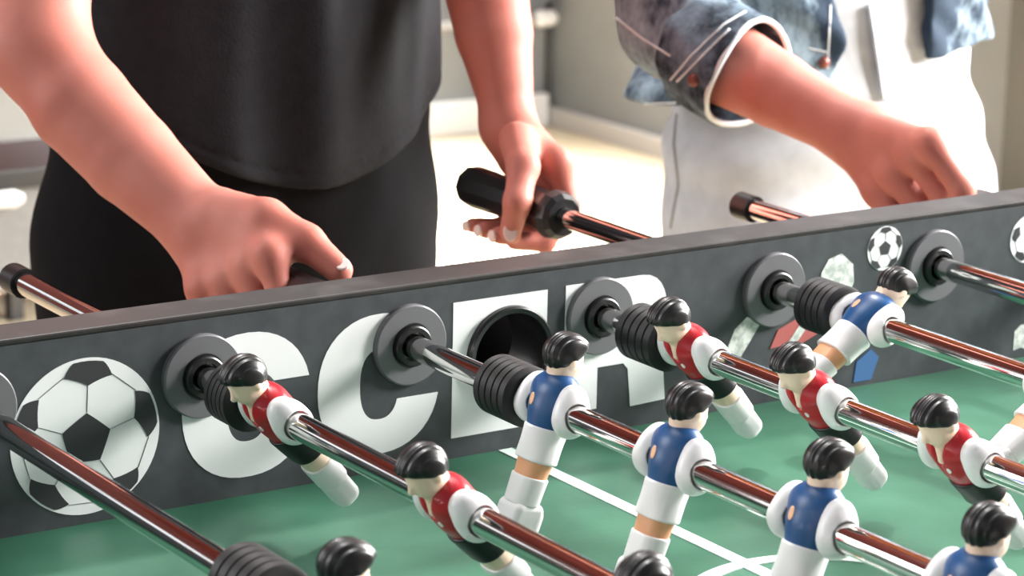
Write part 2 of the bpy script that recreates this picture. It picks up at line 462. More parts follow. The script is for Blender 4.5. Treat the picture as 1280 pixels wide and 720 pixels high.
# ball emblems: white disc with the dark five-sided panels of a football, seen straight on
def ball_print(cx, cz, R, rot, tilt):
    g = (1 + 5 ** .5) / 2
    vs = []
    for s1 in (1, -1):
        for s2 in (1, -1):
            vs += [(0, s1, s2 * g), (s1, s2 * g, 0), (s2 * g, 0, s1)]
    vs = [Vector(v).normalized() for v in vs]
    base = vs[0].rotation_difference(Vector((0, -1, 0)))
    vs = [base @ v for v in vs]
    nb = [v for v in vs if 0.3 < v.dot(Vector((0, -1, 0))) < .9]
    a0 = math.atan2(nb[0].z, nb[0].x)
    q = Matrix.Rotation(tilt[0], 3, 'X') @ Matrix.Rotation(tilt[1], 3, 'Z') @ Matrix.Rotation(-(rot - a0), 3, 'Y')
    vs = [q @ v for v in vs]
    polys, seams = [], []
    for v in vs:
        if v.y > .35: continue
        ns = sorted(vs, key=lambda w: -w.dot(v))[1:6]
        e1 = (ns[0] - v * ns[0].dot(v)).normalized(); e2 = v.cross(e1)
        ns.sort(key=lambda w: math.atan2(w.dot(e2), w.dot(e1)))
        poly = []
        corner = [(v * math.cos(.35) + (w - v * w.dot(v)).normalized() * math.sin(.35)) for w in ns]
        for k in range(5):
            for f in (0, .25, .5, .75):
                p = (corner[k] * (1 - f) + corner[(k + 1) % 5] * f).normalized()
                l = math.hypot(p.x, p.z)
                if p.y > 0: p = Vector((p.x / l, 0, p.z / l))
                poly.append((cx + p.x * R * .985, cz + p.z * R * .985))
        area = sum(poly[k][0] * poly[k - 1][1] - poly[k - 1][0] * poly[k][1] for k in range(len(poly)))
        if abs(area) > R * R * .01: polys.append(poly)
        for c_, w in zip(corner, ns):
            far_ = (w * math.cos(.35) + (v - w * v.dot(w)).normalized() * math.sin(.35))
            if c_.y < -.05 and far_.y < -.05:
                d = Vector((far_.x - c_.x, far_.z - c_.z)); nn = Vector((-d.y, d.x)).normalized() * .0035
                seams.append([(cx + (c_.x + nn.x) * R, cz + (c_.z + nn.y) * R), (cx + (far_.x + nn.x) * R, cz + (far_.z + nn.y) * R),
                              (cx + (far_.x - nn.x) * R, cz + (far_.z - nn.y) * R), (cx + (c_.x - nn.x) * R, cz + (c_.z - nn.y) * R)])
    disc = [(cx + R * math.cos(2 * math.pi * k / 64), cz + R * math.sin(2 * math.pi * k / 64)) for k in range(64)]
    d = tpart(prism_xz('printed_ball', [disc], PT, 0, M['print']))
    o = prism_xz('ball_panels', polys, PT * 2, PT, M['print_black']); o.parent = d
    o = prism_xz('ball_seams', seams, PT * 1.7, PT, M['print_grey']); o.parent = d
ball_print(.0722, .0553, .0492, math.radians(87), (.04, 0))
ball_print(.7022, .1010, .0163, math.radians(90), (0, 0))
ball_print(.8440, .0925, .0185, math.radians(90), (0, .2))
# printed player doing an overhead kick, left of the small ball
pl = tpart(prism_xz('printed_player', [[W(*q) for q in ((904, 447), (918, 412), (934, 396), (950, 404), (938, 425), (922, 452))]], PT, 0, M['print_pale']))
o = prism_xz('printed_leg', [[W(*q) for q in ((1022, 372), (1027, 340), (1036, 324), (1052, 317), (1066, 330), (1067, 352), (1060, 372))]], PT, 0, M['print_pale']); o.parent = pl
o = prism_xz('printed_shirt', [[W(*q) for q in ((962, 436), (972, 412), (1000, 396), (1030, 384), (1042, 410), (1030, 440), (1008, 428), (985, 430))]], PT * 1.6, 0, M['print_red']); o.parent = pl
o = prism_xz('printed_shorts', [[W(*q) for q in ((996, 432), (1030, 412), (1042, 430), (1034, 462), (1006, 466))]], PT * 2.2, 0, M['print_black']); o.parent = pl
o = prism_xz('printed_arm', [[W(*q) for q in ((984, 428), (1000, 404), (1007, 410), (992, 432))]], PT * 2.4, 0, M['print_pale']); o.parent = pl
o = prism_xz('printed_boot', [[W(*q) for q in ((1066, 478), (1070, 452), (1088, 436), (1098, 446), (1088, 474))]], PT * 1.6, 0, M['print_blue']); o.parent = pl
tpart(prism_xz('printed_crest', [[W(*q) for q in ((1266, 438), (1268, 414), (1276, 406), (1292, 404), (1300, 420), (1290, 440), (1276, 434))]], PT, 0, M['print_pale']))
# bearings of the rods, ball entry cup
for i in range(0, 7):
    b_ = tpart(lathe('rod_bearing', [(0, .0268), (-.0036, .0268), (-.0048, .0258), (-.0048, .0150), (-.0040, .0142), (-.0040, .0096), (TW + .003, .0096), (TW + .003, .016)], M['plastic'], None, 48, (i * S, 0, HR)))
    o = lathe('bearing_collar', [(-.0040, .0140), (-.0078, .0136), (-.0086, .0126), (-.0086, .0096), (-.003, .0096)], M['black'], None, 40, (i * S, 0, HR)); o.parent = b_
cup = tpart(lathe('ball_entry_cup', [(0, .0335), (-.004, .0335), (-.0056, .0322), (-.0052, .0292), (-.002, .0272), (TW + .002, .0262), (TW + .002, .033)], M['black'], None, 56, (.378, 0, .0655)))

darkener = box_bm((.335, TW + .001, .018), (.421, TW + .075, .022))
box_bm((.335, TW + .071, .022), (.421, TW + .075, .082), darkener)
box_bm((.335, TW + .001, .022), (.339, TW + .071, .082), darkener)
box_bm((.417, TW + .001, .022), (.421, TW + .071, .082), darkener)
tpart(from_bm('hole_darkener', darkener, M['black']))  # black box added to darken the view through the ball hole

# ------------------------------------------------------------------ rods with their players
def player_meshes(team):
    """one figure facing +x, rod axis through the origin along y"""
    vx = .0007
    P = {}
    def torso(p):
        d = ell(p, (0, 0, .004), (.0132, .0165, .0190))
        d = smin(d, ell(p, (0, 0, .0115), (.0105, .0175, .0085)), .006)
        return smin(d, cone(p, (0, 0, -.004), (0, 0, -.0125), .0118, .0118), .006)
    P['shirt'] = (lambda p: smax(smax(torso(p), -(p[:, 2] + .0135), .001), -(cone(p, (.006, 0, .023), (.0135, 0, .0085), .0062, .0030)), .001), M['red_toy'] if team == 'red' else M['blue_toy'])
    for s in (1, -1):
        P['sleeve' if s > 0 else 'sleeve.'] = (lambda p, s=s: smax(smin(ell(p, (0, s * .0195, .0015), (.0118, .0078, .0150)), cone(p, (0, s * .016, .010), (0, s * .0215, -.002), .0075, .0105), .004), .0088 - np.sqrt(p[:, 0] ** 2 + p[:, 2] ** 2 + 0 * p[:, 1]), .001), M['white_toy'])
    def head(p):
        d = ell(p, (.0005, 0, .0315), (.0108, .0102, .0126))
        d = smin(d, ell(p, (.0060, 0, .0248), (.0052, .0062, .0052)), .005)
        d = smin(d, cone(p, (.0105, 0, .0315), (.0128, 0, .0282), .0014, .0020), .002)
        for s in (1, -1): d = smin(d, ell(p, (-.001, s * .0105, .0300), (.0028, .0018, .0036)), .0015)
        d = smin(d, cone(p, (-.001, 0, .026), (-.001, 0, .008), .0072, .0080), .005)
        return smin(d, cone(p, (.003, 0, .019), (.0108, 0, .0090), .0058, .0026), .003)
    P['head'] = (head, M['skin_toy'])
    def hair(p):
        d = ell(p, (-.0016, 0, .0335), (.0128, .0124, .0128))
        d = smin(d, ell(p, (.0035, 0, .0405), (.0090, .0092, .0052)), .004)
        w = .0003 * np.sin(p[:, 1] * 1500)
        cutp = (p[:, 2] - .0335) * -.80 + (p[:, 0] - .0045) * .62     # keeps crown and back, leaves the face free
        return smax(d + w, cutp, .002)
    P['hair'] = (hair, M['hair_toy'])
    P['shorts'] = (lambda p: smax(smax(smin(cone(p, (0, 0, -.010), (0, .0042, -.0320), .0128, .0106), cone(p, (0, 0, -.010), (0, -.0042, -.0320), .0128, .0106), .004), p[:, 2] + .0118, .001), -(p[:, 2] + .0330), .001), M['white_toy'] if team == 'blue' else M['short_toy'])
    leg = lambda p, z0, z1, r0, r1: smin(cone(p, (0, .0035, z0), (0, .0030, z1), r0, r1), cone(p, (0, -.0035, z0), (0, -.0030, z1), r0, r1), .003)
    P['knees'] = (lambda p: smax(smax(leg(p, -.028, -.048, .0092, .0078), p[:, 2] + .0322, .0006), -(p[:, 2] + .0450), .0006), M['knee_toy'] if team == 'blue' else M['skin_toy'])
    P['socks'] = (lambda p: smax(smax(leg(p, -.040, -.060, .0094, .0090), p[:, 2] + .0425, .001), -(p[:, 2] + .0600), .001), M['white_toy'])
    P['boots'] = ((lambda p: rbox(p, (.0005, 0, -.0655), (.0082, .0096, .0138), .0065)) if team == 'red' else (lambda p: smin(rbox(p, (.001, 0, -.0690), (.0105, .0118, .0108), .0045), rbox(p, (.0055, 0, -.0700), (.0090, .0100, .0085), .005), .003)), M['white_toy'])
    P['badge'] = (lambda p: smax(np.abs(torso(p)) - .0004, np.sqrt(((p[:, 1] - .004) / .9) ** 2 + ((p[:, 2] - .003) / 1.3) ** 2) - (.0030 if team == 'blue' else .0016) + 1e3 * ((p[:, 0] > 0) if team == 'blue' else (p[:, 0] < 0)), .0003), M['badge'] if team == 'blue' else M['white_toy'])
    out = []
    for k, (fn, m) in P.items():
        v = .00045 if k == 'badge' else vx
        if team == 'blue' and k in ('shorts', 'knees', 'socks', 'boots'):     # legs set a little back
            fn = (lambda p, f0=fn: f0(p - np.stack([.09 * np.minimum(p[:, 2] + .012, 0), 0 * p[:, 0], 0 * p[:, 0]], 1)))
        me = sdf_mesh(k.rstrip('.'), fn, (-.022, -.032, -.084), (.022, .032, .050), v, 2)
        me.materials.append(m)
        me.polygons.foreach_set('use_smooth', [True] * len(me.polygons))
        out.append((k.rstrip('.'), me))
    return out
PM = {t: player_meshes(t) for t in ('red', 'blue')}
def add_player(parent, team, y, tilt):
    sub = PM[team]
    d = dict(sub)
    root = bpy.data.objects.new('player_figure', d['shirt']); COL.objects.link(root); root.parent = parent
    root.location = (0, y, 0)
    root.rotation_euler = (0, math.radians(tilt), 0 if team == 'blue' else math.pi)
    for k, me in sub:
        if me is d['shirt']: continue
        o = bpy.data.objects.new(k, me); COL.objects.link(o); o.parent = root
    return root
def bumper(parent, y0, y1):
    L = y1 - y0; prof = [(y0, .0086), (y0, .0150)]
    n = 5
    for k in range(n):
        a, b = y0 + L * (k + .12) / n, y0 + L * (k + .88) / n
        prof += [(a - L * .02, .0172), (a, .0190), (b, .0190), (b + L * .02, .0172)]
    prof += [(y1, .0150), (y1, .0086), (y0, .0086)]
    return lathe('bumper', prof, M['rubber'], parent, 40)
def handle(parent, y0, sgn):
    """grip on the rod's end, y0 = where the collar starts, running outwards along sgn"""
    q = lambda l: [(y0 + sgn * y, r) for y, r in l]
    g = lathe('handle', q([(.010, 0), (.010, .0160), (.016, .0168), (.060, .0160), (.120, .0172), (.128, .0166), (.132, .0140), (.132, 0)]), M['black'], parent, 10, smooth=False)
    o = lathe('collar', q([(-.004, .0085), (-.004, .0150), (.000, .0185), (.008, .0200), (.014, .0190), (.016, .0085)]), M['black'], parent, 12, smooth=False)
    return g
def end_cap(parent, y0, sgn):
    q = lambda l: [(y0 + sgn * y, r) for y, r in l]
    return lathe('end_cap', q([(-.020, .0082), (-.020, .0106), (-.001, .0108), (0, .0098), (0, .0072), (-.006, .0066), (-.006, 0)]), M['black'], parent, 32)
RB = .0080
def make_rod(i, label, yfar, ynear, players, team, tilt, bumps, far):
    root = tag(empty('foosball_rod', (i * S, 0, HR)), label, 'rod', 'rods across the foosball table')
    lathe('rod', [(ynear, 0), (ynear, RB), (yfar, RB), (yfar, 0)], M['chrome'], root, 48)
    for y in players: add_player(root, team, y, tilt)
    for a, b in bumps: bumper(root, a, b)
    if far == 'cap':
        end_cap(root, yfar + .004, 1)
        handle(root, ynear + .130, -1)
    else:
        handle(root, yfar - .130, 1)
        end_cap(root, ynear - .004, -1)
    return root
make_rod(0, 'chrome rod at the lower left crossing the big printed ball', .32, -.93, [-.42, -.60], 'blue', 15, [(-.372, -.332)], 'handle')
make_rod(1, 'chrome rod with red players, in front of the first printed letter C', .279, -1.02, [-.0961, -.2937, -.4912], 'red', 40, [(-.066, -.040), (-.60, -.57)], 'cap')
make_rod(2, 'chrome rod with upright blue players, its near bearing beside the letter E', .215, -.93, [-.1645, -.2867, -.4090, -.5313, -.6420], 'blue', 16, [(-.140, -.106)], 'handle')
make_rod(3, 'chrome rod with red players, coming out of the letter R', .07, -1.05, [-.1076, -.2322, -.3590, -.4850, -.6100], 'red', 40, [(-.083, -.045)], 'cap')
make_rod(4, 'chrome rod with a far tilted blue player, its handle held by the person in black', .392, -.88, [-.1000, -.290, -.480], 'blue', 52, [(-.078, -.046)], 'handle')
make_rod(5, 'chrome rod right of the small printed ball, its black end cap before the white jeans', .226, -1.0, [-.27, -.45], 'red', 40, [(-.68, -.65)], 'cap')
make_rod(6, 'chrome rod whose handle the person in the denim jacket holds', .235, -.98, [-.33], 'blue', 20, [], 'handle')

# ------------------------------------------------------------------ people
def union(parts, k):
    def f(p):
        d = None
        for q in parts:
            v = q(p); d = v if d is None else smin(d, v, k)
        return d
    return f
def fingers_sdf(chains, k=.004):
    """chains: list of (points, radii); each finger is its own chain, kept apart from its neighbours"""
    def one(pts, rad):
        def f(p):
            d = None
            for a, b, ra, rb in zip(pts, pts[1:], rad, rad[1:]):
                v = cone(p, a, b, ra, rb); d = v if d is None else smin(d, v, .004)
            return d
        return f
    fs = [one(*c) for c in chains]
    def f(p):
        d = fs[0](p)
        for g in fs[1:]: d = smin(d, g(p), .0036)
        return d
    return f
def hand_sdf(wrist, mcps, chains, thumb, thumb_r, back):
    """wrist point, four knuckles, finger chains from the knuckles, thumb chain"""
    wrist = np.asarray(wrist)
    fing = fingers_sdf(chains)
    spread = (mcps[0] - mcps[3]); spread = spread / np.linalg.norm(spread)
    wpts = [wrist + spread * s for s in (.011, .004, -.004, -.011)]
    back = np.asarray(back, float); back /= np.linalg.norm(back)
    def f(p):
        d = None
        for wpt, m in zip(wpts, mcps):
            v = cone(p, wpt - back * .002, np.asarray(m) - back * .002, .0155, .0115)
            d = v if d is None else smin(d, v, .012)
        d = smin(d, fing(p), .012)
        t = None
        for a, b, ra, rb in zip(thumb, thumb[1:], thumb_r, thumb_r[1:]):
            v = cone(p, a, b, ra, rb); t = v if t is None else smin(t, v, .006)
        return smin(d, t, .013)
    return f
def limb(pts, rad, k=.03, flat=None):
    def f(p):
        d = None
        for i, (a, b, ra, rb) in enumerate(zip(pts, pts[1:], rad, rad[1:])):
            v = cone(p, a, b, ra, rb, flat); d = v if d is None else smin(d, v, k if i < 2 else .003)
        return d
    return f
def torso_sections(sec):
    """sec: list of (z, cx, cy, rx, ry, angle)"""
    zs = np.array([s[0] for s in sec])
    A = np.array(sec)
    def f(p):
        z = np.clip(p[:, 2], zs[0], zs[-1])
        cx, cy, rx, ry = [np.interp(z, zs, A[:, i]) for i in (1, 2, 3, 4)]
        an = np.interp(z, zs, A[:, 5])
        x = p[:, 0] - cx; y = p[:, 1] - cy
        u = x * np.cos(an) + y * np.sin(an); v = -x * np.sin(an) + y * np.cos(an)
        k = np.sqrt((u / rx) ** 2 + (v / ry) ** 2)
        d = (k - 1) * np.minimum(rx, ry) * .9
        return np.maximum(d, np.maximum(zs[0] - p[:, 2], p[:, 2] - zs[-1]))
    return f
def head_sdf(c, face=(0, -1, 0)):
    c = np.asarray(c); fx = np.asarray(face, float); sd = np.cross(fx, (0, 0, 1.0))
    def f(p):
        d = ell(p, c + (0, 0, .02), (.074, .092, .100))
        d = smin(d, ell(p, c + fx * .035 - (0, 0, .055), (.050, .045, .050)), .03)
        d = smin(d, cone(p, c + fx * .090 + (0, 0, .005), c + fx * .106 - (0, 0, .028), .007, .012), .012)
        for s in (1, -1):
            d = smin(d, ell(p, c + sd * s * .076 + (0, 0, -.005), (.010, .018, .030)), .008)
            d = smax(d, -ell(p, c + fx * .094 + sd * s * .031 + (0, 0, .012), (.018, .014, .011)), .01)
            d = smin(d, ell(p, c + fx * .078 + sd * s * .031 + (0, 0, .012), (.012, .012, .012)), .002)
        return smin(d, cone(p, c + fx * .074 + sd * .020 - (0, 0, .052), c + fx * .074 - sd * .020 - (0, 0, .052), .008, .008), .006)
    return f
def hair_for(c, face=(0, -1, 0), length=.10):
    c = np.asarray(c); fx = np.asarray(face, float)
    def f(p):
        d = ell(p, c + (0, 0, .03) - fx * .008, (.088, .104, .108))
        d = smin(d, ell(p, c - fx * .045 - (0, 0, length), (.075, .050, .12)), .05)
        cutp = (p - c) @ fx - .045 + ((p - c)[:, 2] - .07) * -.6
        return smax(d, np.maximum(cutp, -1), .01)
    return f
def nails(parent, spots):
    for c, n, r in spots:
        c = np.asarray(c); n = np.asarray(n, float); n /= np.linalg.norm(n)
        fn = lambda p: smax(ell(p, c, r), np.abs((p - c) @ n) - .0012, .0006)
        sdf_obj('fingernail', fn, c - .012, c + .012, .0006, M['nail'], parent)

# ---- person in the black T-shirt
xc, yc = .47, .56
c0 = PY(318, 60, yc)
X1 = c0[0]
wr = PY(250, 280, .245); el = PY(48, 60, .40); f1_ = PY(100, 130, .355); f2_ = PY(164, 198, .31); sh = np.array([X1 - .165, yc - .01, .54])
wl = PY(638, 158, .375); ell_ = PY(580, -170, .47); shl = np.array([X1 + .175, yc, .54])
def person1():
    torso = torso_sections([(-.10, X1, yc, .150, .095, 0), (.02, X1, yc, .155, .095, 0), (.12, X1, yc, .145, .088, 0), (.25, X1, yc, .125, .082, 0),
                            (.40, X1, yc, .135, .088, 0), (.52, X1, yc, .15, .075, 0), (.575, X1, yc, .07, .055, 0)])
    head = head_sdf((X1, yc - .05, .76))
    # right hand on the handle of rod 2: index nearest the table, thumb on top
    m = [PY(336, 318, .158), PY(310, 336, .178), PY(281, 350, .196), PY(252, 360, .211)]
    pip = [PY(352, 376, .142), PY(324, 386, .163), PY(294, 394, .185), PY(266, 398, .203)]
    hx, hz = 2 * S, HR
    ch = []
    for a, b, rr in zip(m, pip, (.0092, .0093, .0088, .0078)):
        y = b[1]
        ch.append(([a, b, np.array([hx - .016, y - .004, hz - .026]), np.array([hx + .010, y - .006, hz - .026])], [rr * 1.04, rr, rr * .92, rr * .82]))
    th = [PY(278, 268, .222), PY(333, 276, .183), PY(383, 303, .155), PY(424, 338, .130)]
    hr = hand_sdf(wr, m, ch, th, [.0185, .0150, .0122, .0095], (-.75, -.2, .6))
    # left hand on the handle of rod 4
    hx = 4 * S
    ys = [.298, .320, .341, .360]
    m2 = [np.array([hx + .027, y + .010, hz + .033 - .003 * k]) for k, y in enumerate(ys)]
    ch2 = []
    for k, (a, y, rr) in enumerate(zip(m2, ys, (.0088, .0090, .0086, .0076))):
        ch2.append(([a, np.array([hx + .031, y - .002, hz - .002]), np.array([hx + .010, y, hz - .029]), np.array([hx - .016, y + .004, hz - .026])], [rr * 1.04, rr, rr * .92, rr * .82]))
    th2 = [PX(646, 175, hx + .004), PX(654, 208, hx - .012), PX(647, 252, hx - .027), PX(638, 290, hx - .027)]
    hl = hand_sdf(wl, m2, ch2, th2, [.0148, .0124, .0104, .0086], (.8, -.1, .5))
    ar = limb([sh, el, f1_, f2_, wr], [.048, .0345, .0368, .0338, .0265], .02)
    al = limb([shl, ell_, ell_ + (wl - ell_) * .3, ell_ + (wl - ell_) * .65, wl], [.050, .036, .0375, .0315, .0195], .02)
    legs = [limb([(X1 - .075, yc, .0), (X1 - .085, yc - .01, -.35), (X1 - .09, yc + .02, -.74)], [.07, .05, .035]),
            limb([(X1 + .075, yc, .0), (X1 + .085, yc - .01, -.35), (X1 + .09, yc + .02, -.74)], [.07, .05, .035])]
    shf = union([lambda p: cone(p, sh + (.03, 0, -.01), shl + (-.03, 0, -.01), .055, .055), lambda p: cone(p, (X1, yc, .55), (X1, yc - .03, .70), .052, .050)], .03)
    def f(p):
        d = smin(torso(p), shf(p), .04)
        d = smin(d, head(p), .02)
        for L in legs: d = smin(d, L(p), .03)
        a = smin(ar(p), hr(p), .014)
        b = smin(al(p), hl(p), .014)
        return smin(d, np.minimum(a, b), .025)
    return f, (th, th2, ch, ch2)
f1, (th1, th2, chA, chB) = person1()
p1 = sdf_obj('person', f1, (.12, .08, -.76), (.80, .70, .93), .0028, M['skin'])
tag(p1, 'person in black T-shirt and black trousers bending both bare arms to two rod handles', 'person')
def fold(p, amp, fr, ph=0.0, dirv=(1, .4, .25)):
    q = p @ np.asarray(dirv)
    return amp * (np.sin(q * fr + ph + 2.0 * np.sin(p[:, 2] * 9)) + .6 * np.sin(q * fr * 1.9 + 1.3 + 3 * np.sin(p[:, 2] * 6 + 1)))
tee_t = torso_sections([(-.02, X1 - .008, yc, .174, .115, 0), (.10, X1 - .008, yc, .174, .115, 0), (.20, X1 - .006, yc, .171, .111, 0), (.32, X1, yc, .160, .103, 0), (.45, X1, yc, .168, .110, 0),
                        (.55, X1, yc, .155, .098, 0), (.60, X1, yc, .085, .072, 0)])
slv_r = limb([sh + (.02, 0, .0), sh + (el - sh) * .52], [.070, .060]); slv_l = limb([shl - (.02, 0, .0), shl + (ell_ - shl) * .52], [.070, .060])
def tee(p):
    d = tee_t(p)
    d = smin(d, cone(p, sh + (.03, 0, -.01), shl + (-.03, 0, -.01), .066, .066), .03)
    d = smin(d, slv_r(p), .03); d = smin(d, slv_l(p), .03)
    d = d + fold(p, .0022, 38)
    # shallow drape channels running down the front
    for x0, w, a_ in ((X1 + .000, .026, .010), (X1 - .07, .02, .004), (X1 + .11, .014, .004)):
        d = d - a_ * np.exp(-((p[:, 0] - x0 - .05 * (p[:, 2] - .2)) / w) ** 2) * (p[:, 1] < yc)
    u = (p[:, 0] - X1) / .17
    hem = .082 + .078 * np.clip(u, -1.1, 1.1) ** 2
    d = smax(d, hem - p[:, 2], .003)
    band = np.exp(-((p[:, 2] - hem - .012) / .0016) ** 2) * .0012
    return d + band
sdf_obj('t_shirt', tee, (.15, .38, .05), (.86, .72, .64), .0035, M['tee'], p1)
tr_t = torso_sections([(-.06, X1 - .010, yc, .166, .106, 0), (.06, X1 - .012, yc, .168, .108, 0), (.16, X1 - .014, yc, .170, .106, 0), (.24, X1 - .012, yc, .164, .100, 0)])
def trousers(p):
    d = tr_t(p)
    for s in (1, -1):
        d = smin(d, limb([(X1 + s * .080 - .012, yc, .02), (X1 + s * .092 - .01, yc - .01, -.35), (X1 + s * .095, yc + .02, -.76)], [.096, .074, .055])(p), .03)
    return smax(d + fold(p, .002, 30, 1.0), FLOOR + .025 - p[:, 2], .002)
sdf_obj('trousers', trousers, (.14, .40, FLOOR), (.84, .72, .26), .006, M['trouser'], p1)
for s in (1, -1):
    c = np.array([X1 + s * .095, yc - .03, FLOOR])
    sdf_obj('shoe', lambda p: smax(smin(ell(p, c + (0, -.06, .028), (.045, .10, .05)), ell(p, c + (0, .05, .04), (.040, .065, .06)), .03), FLOOR - p[:, 2], .003), c - (.08, .2, .01), c + (.08, .16, .14), .006, M['black'], p1)
sdf_obj('hair', hair_for((X1, yc - .05, .76)), (X1 - .14, yc - .2, .50), (X1 + .14, yc + .14, .94), .006, M['hair'], p1)
d_ = (CAM - th2[3]); d_ /= np.linalg.norm(d_)
vdir = th2[3] - th2[2]; vdir /= np.linalg.norm(vdir)
nv1 = np.array([-.45, -.35, .82]); nv1 /= np.linalg.norm(nv1)
nails(p1, [(th2[3] + d_ * .0094, d_, (.0056, .0056, .0078)), (th1[3] + nv1 * .0088 + np.array([.003, -.003, -.0015]), nv1, (.0050, .0056, .0050)),
           (chB[1][0][3] + np.array([-.0075, 0, .000]), (-1, -.1, .1), (.005, .0045, .005)), (chB[2][0][3] + np.array([-.0072, 0, .000]), (-1, -.1, .1), (.005, .0045, .005)),
           (chB[3][0][3] + np.array([-.0066, 0, .000]), (-1, -.1, .1), (.005, .0042, .0045))])

# ---- person in the denim jacket and white jeans
Y2 = .64
cj = PY(1035, 90, Y2); X2 = cj[0]
el2 = PY(842, 42, .45); wr2 = PY(1063, 163, .245); sh2 = np.array([X2 - .185, Y2 - .02, .53])
shl2 = np.array([X2 + .185, Y2, .53])
def person2():
    torso = torso_sections([(-.10, X2, Y2, .14, .09, 0), (.05, X2, Y2, .15, .09, 0), (.20, X2, Y2, .125, .082, 0), (.38, X2, Y2, .135, .088, 0), (.52, X2, Y2, .15, .075, 0), (.575, X2, Y2, .07, .055, 0)])
    head = head_sdf((X2, Y2 - .05, .77))
    hx, hz = 6 * S, HR
    m = [PY(1162, 179, .140), PY(1142, 194, .160), PY(1116, 216, .181), PY(1096, 238, .200)]
    pip = [PY(1203, 236, .116), PY(1180, 247, .137), PY(1150, 263, .158), PY(1118, 272, .180)]
    ch = []
    for a, b, rr in zip(m, pip, (.0102, .0105, .0104, .0094)):
        y = b[1]
        ch.append(([a, b, np.array([hx - .018, y, hz - .024]), np.array([hx + .008, y - .002, hz - .027])], [rr * 1.04, rr, rr * .92, rr * .82]))
    th = [PY(1098, 158, .225), PX(1160, 190, hx + .004), PX(1200, 238, hx + .006), PX(1222, 262, hx + .006)]
    hr = hand_sdf(wr2, m, ch, th, [.016, .0125, .0105, .0086], (-.8, -.15, .55))
    ar = limb([sh2, el2, el2 + (wr2 - el2) * .3, el2 + (wr2 - el2) * .6, wr2], [.05, .036, .0370, .0318, .0245], .02)
    eL = np.array([X2 + .25, Y2 + .06, .26]); wL = np.array([X2 + .16, Y2 + .17, .12])
    al = limb([shl2, eL, wL, wL + np.array([-.05, -.02, -.06])], [.05, .037, .025, .03], .02)
    legs = [limb([(X2 - .07, Y2, .0), (X2 - .085, Y2 - .01, -.35), (X2 - .09, Y2 + .02, -.74)], [.07, .05, .035]),
            limb([(X2 + .07, Y2, .0), (X2 + .12, Y2 - .01, -.35), (X2 + .16, Y2 + .02, -.74)], [.07, .05, .035])]
    shf = union([lambda p: cone(p, sh2 + (.03, 0, -.01), shl2 + (-.03, 0, -.01), .055, .055), lambda p: cone(p, (X2, Y2, .55), (X2, Y2 - .03, .70), .052, .050)], .03)
    def f(p):
        d = smin(torso(p), shf(p), .04)
        d = smin(d, head(p), .02)
        for L in legs: d = smin(d, L(p), .03)
        return smin(smin(d, smin(ar(p), hr(p), .014), .02), al(p), .02)
    return f, th
f2, th3 = person2()
p2 = sdf_obj('person', f2, (X2 - .36, .06, -.76), (X2 + .36, Y2 + .26, .95), .0028, M['skin'])
tag(p2, 'person in blue denim jacket and white jeans reaching one hand behind the board', 'person')
jt = torso_sections([(-.08, X2 + .004, Y2, .170, .112, 0), (.06, X2, Y2, .168, .112, 0), (.16, X2, Y2, .152, .102, 0), (.26, X2, Y2, .135, .092, 0)])
JLEG = [[(X2 - .082, Y2, .0), (X2 - .090, Y2 - .01, -.35), (X2 - .095, Y2 + .02, -.77)], [(X2 + .082, Y2 - .01, .0), (X2 + .240, Y2 - .03, -.35), (X2 + .30, Y2 + .0, -.77)]]
def jeans(p):
    d = jt(p)
    for L in JLEG: d = smin(d, limb(L, [.094, .074, .060])(p), .025)
    q = p[:, 2] + .35 * (p[:, 0] - X2)
    w = np.exp(-((p[:, 2] - .02) / .10) ** 2)
    d = d + .0020 * np.sin(q * 95 + 2.5 * np.sin(p[:, 0] * 21)) * w + fold(p, .0012, 40, .4)
    return smax(d, FLOOR + .025 - p[:, 2], .002)
sdf_obj('jeans', jeans, (X2 - .32, Y2 - .2, FLOOR), (X2 + .42, Y2 + .2, .28), .004, M['jean'], p2)
for L in JLEG:
    c = np.array([L[2][0], L[2][1] - .03, FLOOR])
    sdf_obj('shoe', lambda p: smax(smin(ell(p, c + (0, -.06, .028), (.045, .10, .05)), ell(p, c + (0, .05, .04), (.040, .065, .06)), .03), FLOOR - p[:, 2], .003), c - (.08, .2, .01), c + (.08, .16, .14), .006, M['white'], p2)
sdf_obj('hair', hair_for((X2, Y2 - .05, .77), length=.2), (X2 - .14, Y2 - .2, .36), (X2 + .14, Y2 + .16, .95), .006, M['hair'], p2)
top_t = torso_sections([(.10, X2, Y2, .158, .104, 0), (.22, X2, Y2, .150, .104, 0), (.34, X2, Y2, .150, .104, 0), (.48, X2, Y2, .160, .098, 0), (.555, X2, Y2, .13, .08, 0), (.575, X2, Y2, .085, .068, 0)])
top_s = limb([sh2 + np.array([.03, 0, -.01]), shl2 + np.array([-.03, 0, -.01])], [.064, .064])
sdf_obj('white_top', lambda p: smax(smin(top_t(p), top_s(p), .04) + fold(p, .0015, 40, .2), np.maximum(.12 - p[:, 2], p[:, 2] - .555), .003), (X2 - .26, Y2 - .2, .08), (X2 + .26, Y2 + .2, .62), .005, M['jean'], p2)
jk = torso_sections([(.06, X2 - .030, Y2, .208, .128, 0), (.10, X2 - .022, Y2, .202, .126, 0), (.20, X2, Y2, .184, .124, 0), (.34, X2, Y2, .172, .116, 0), (.48, X2, Y2, .178, .112, 0), (.57, X2, Y2, .140, .09, 0), (.62, X2, Y2, .07, .065, 0)])
fa = (wr2 - el2) / np.linalg.norm(wr2 - el2)
cuff_a, cuff_b = el2 + fa * .034, el2 + fa * .092
sl = limb([sh2 + np.array([.01, 0, 0]), el2 + np.array([.008, .008, .012]), cuff_a + fa * .02], [.070, .049, .046], .02)
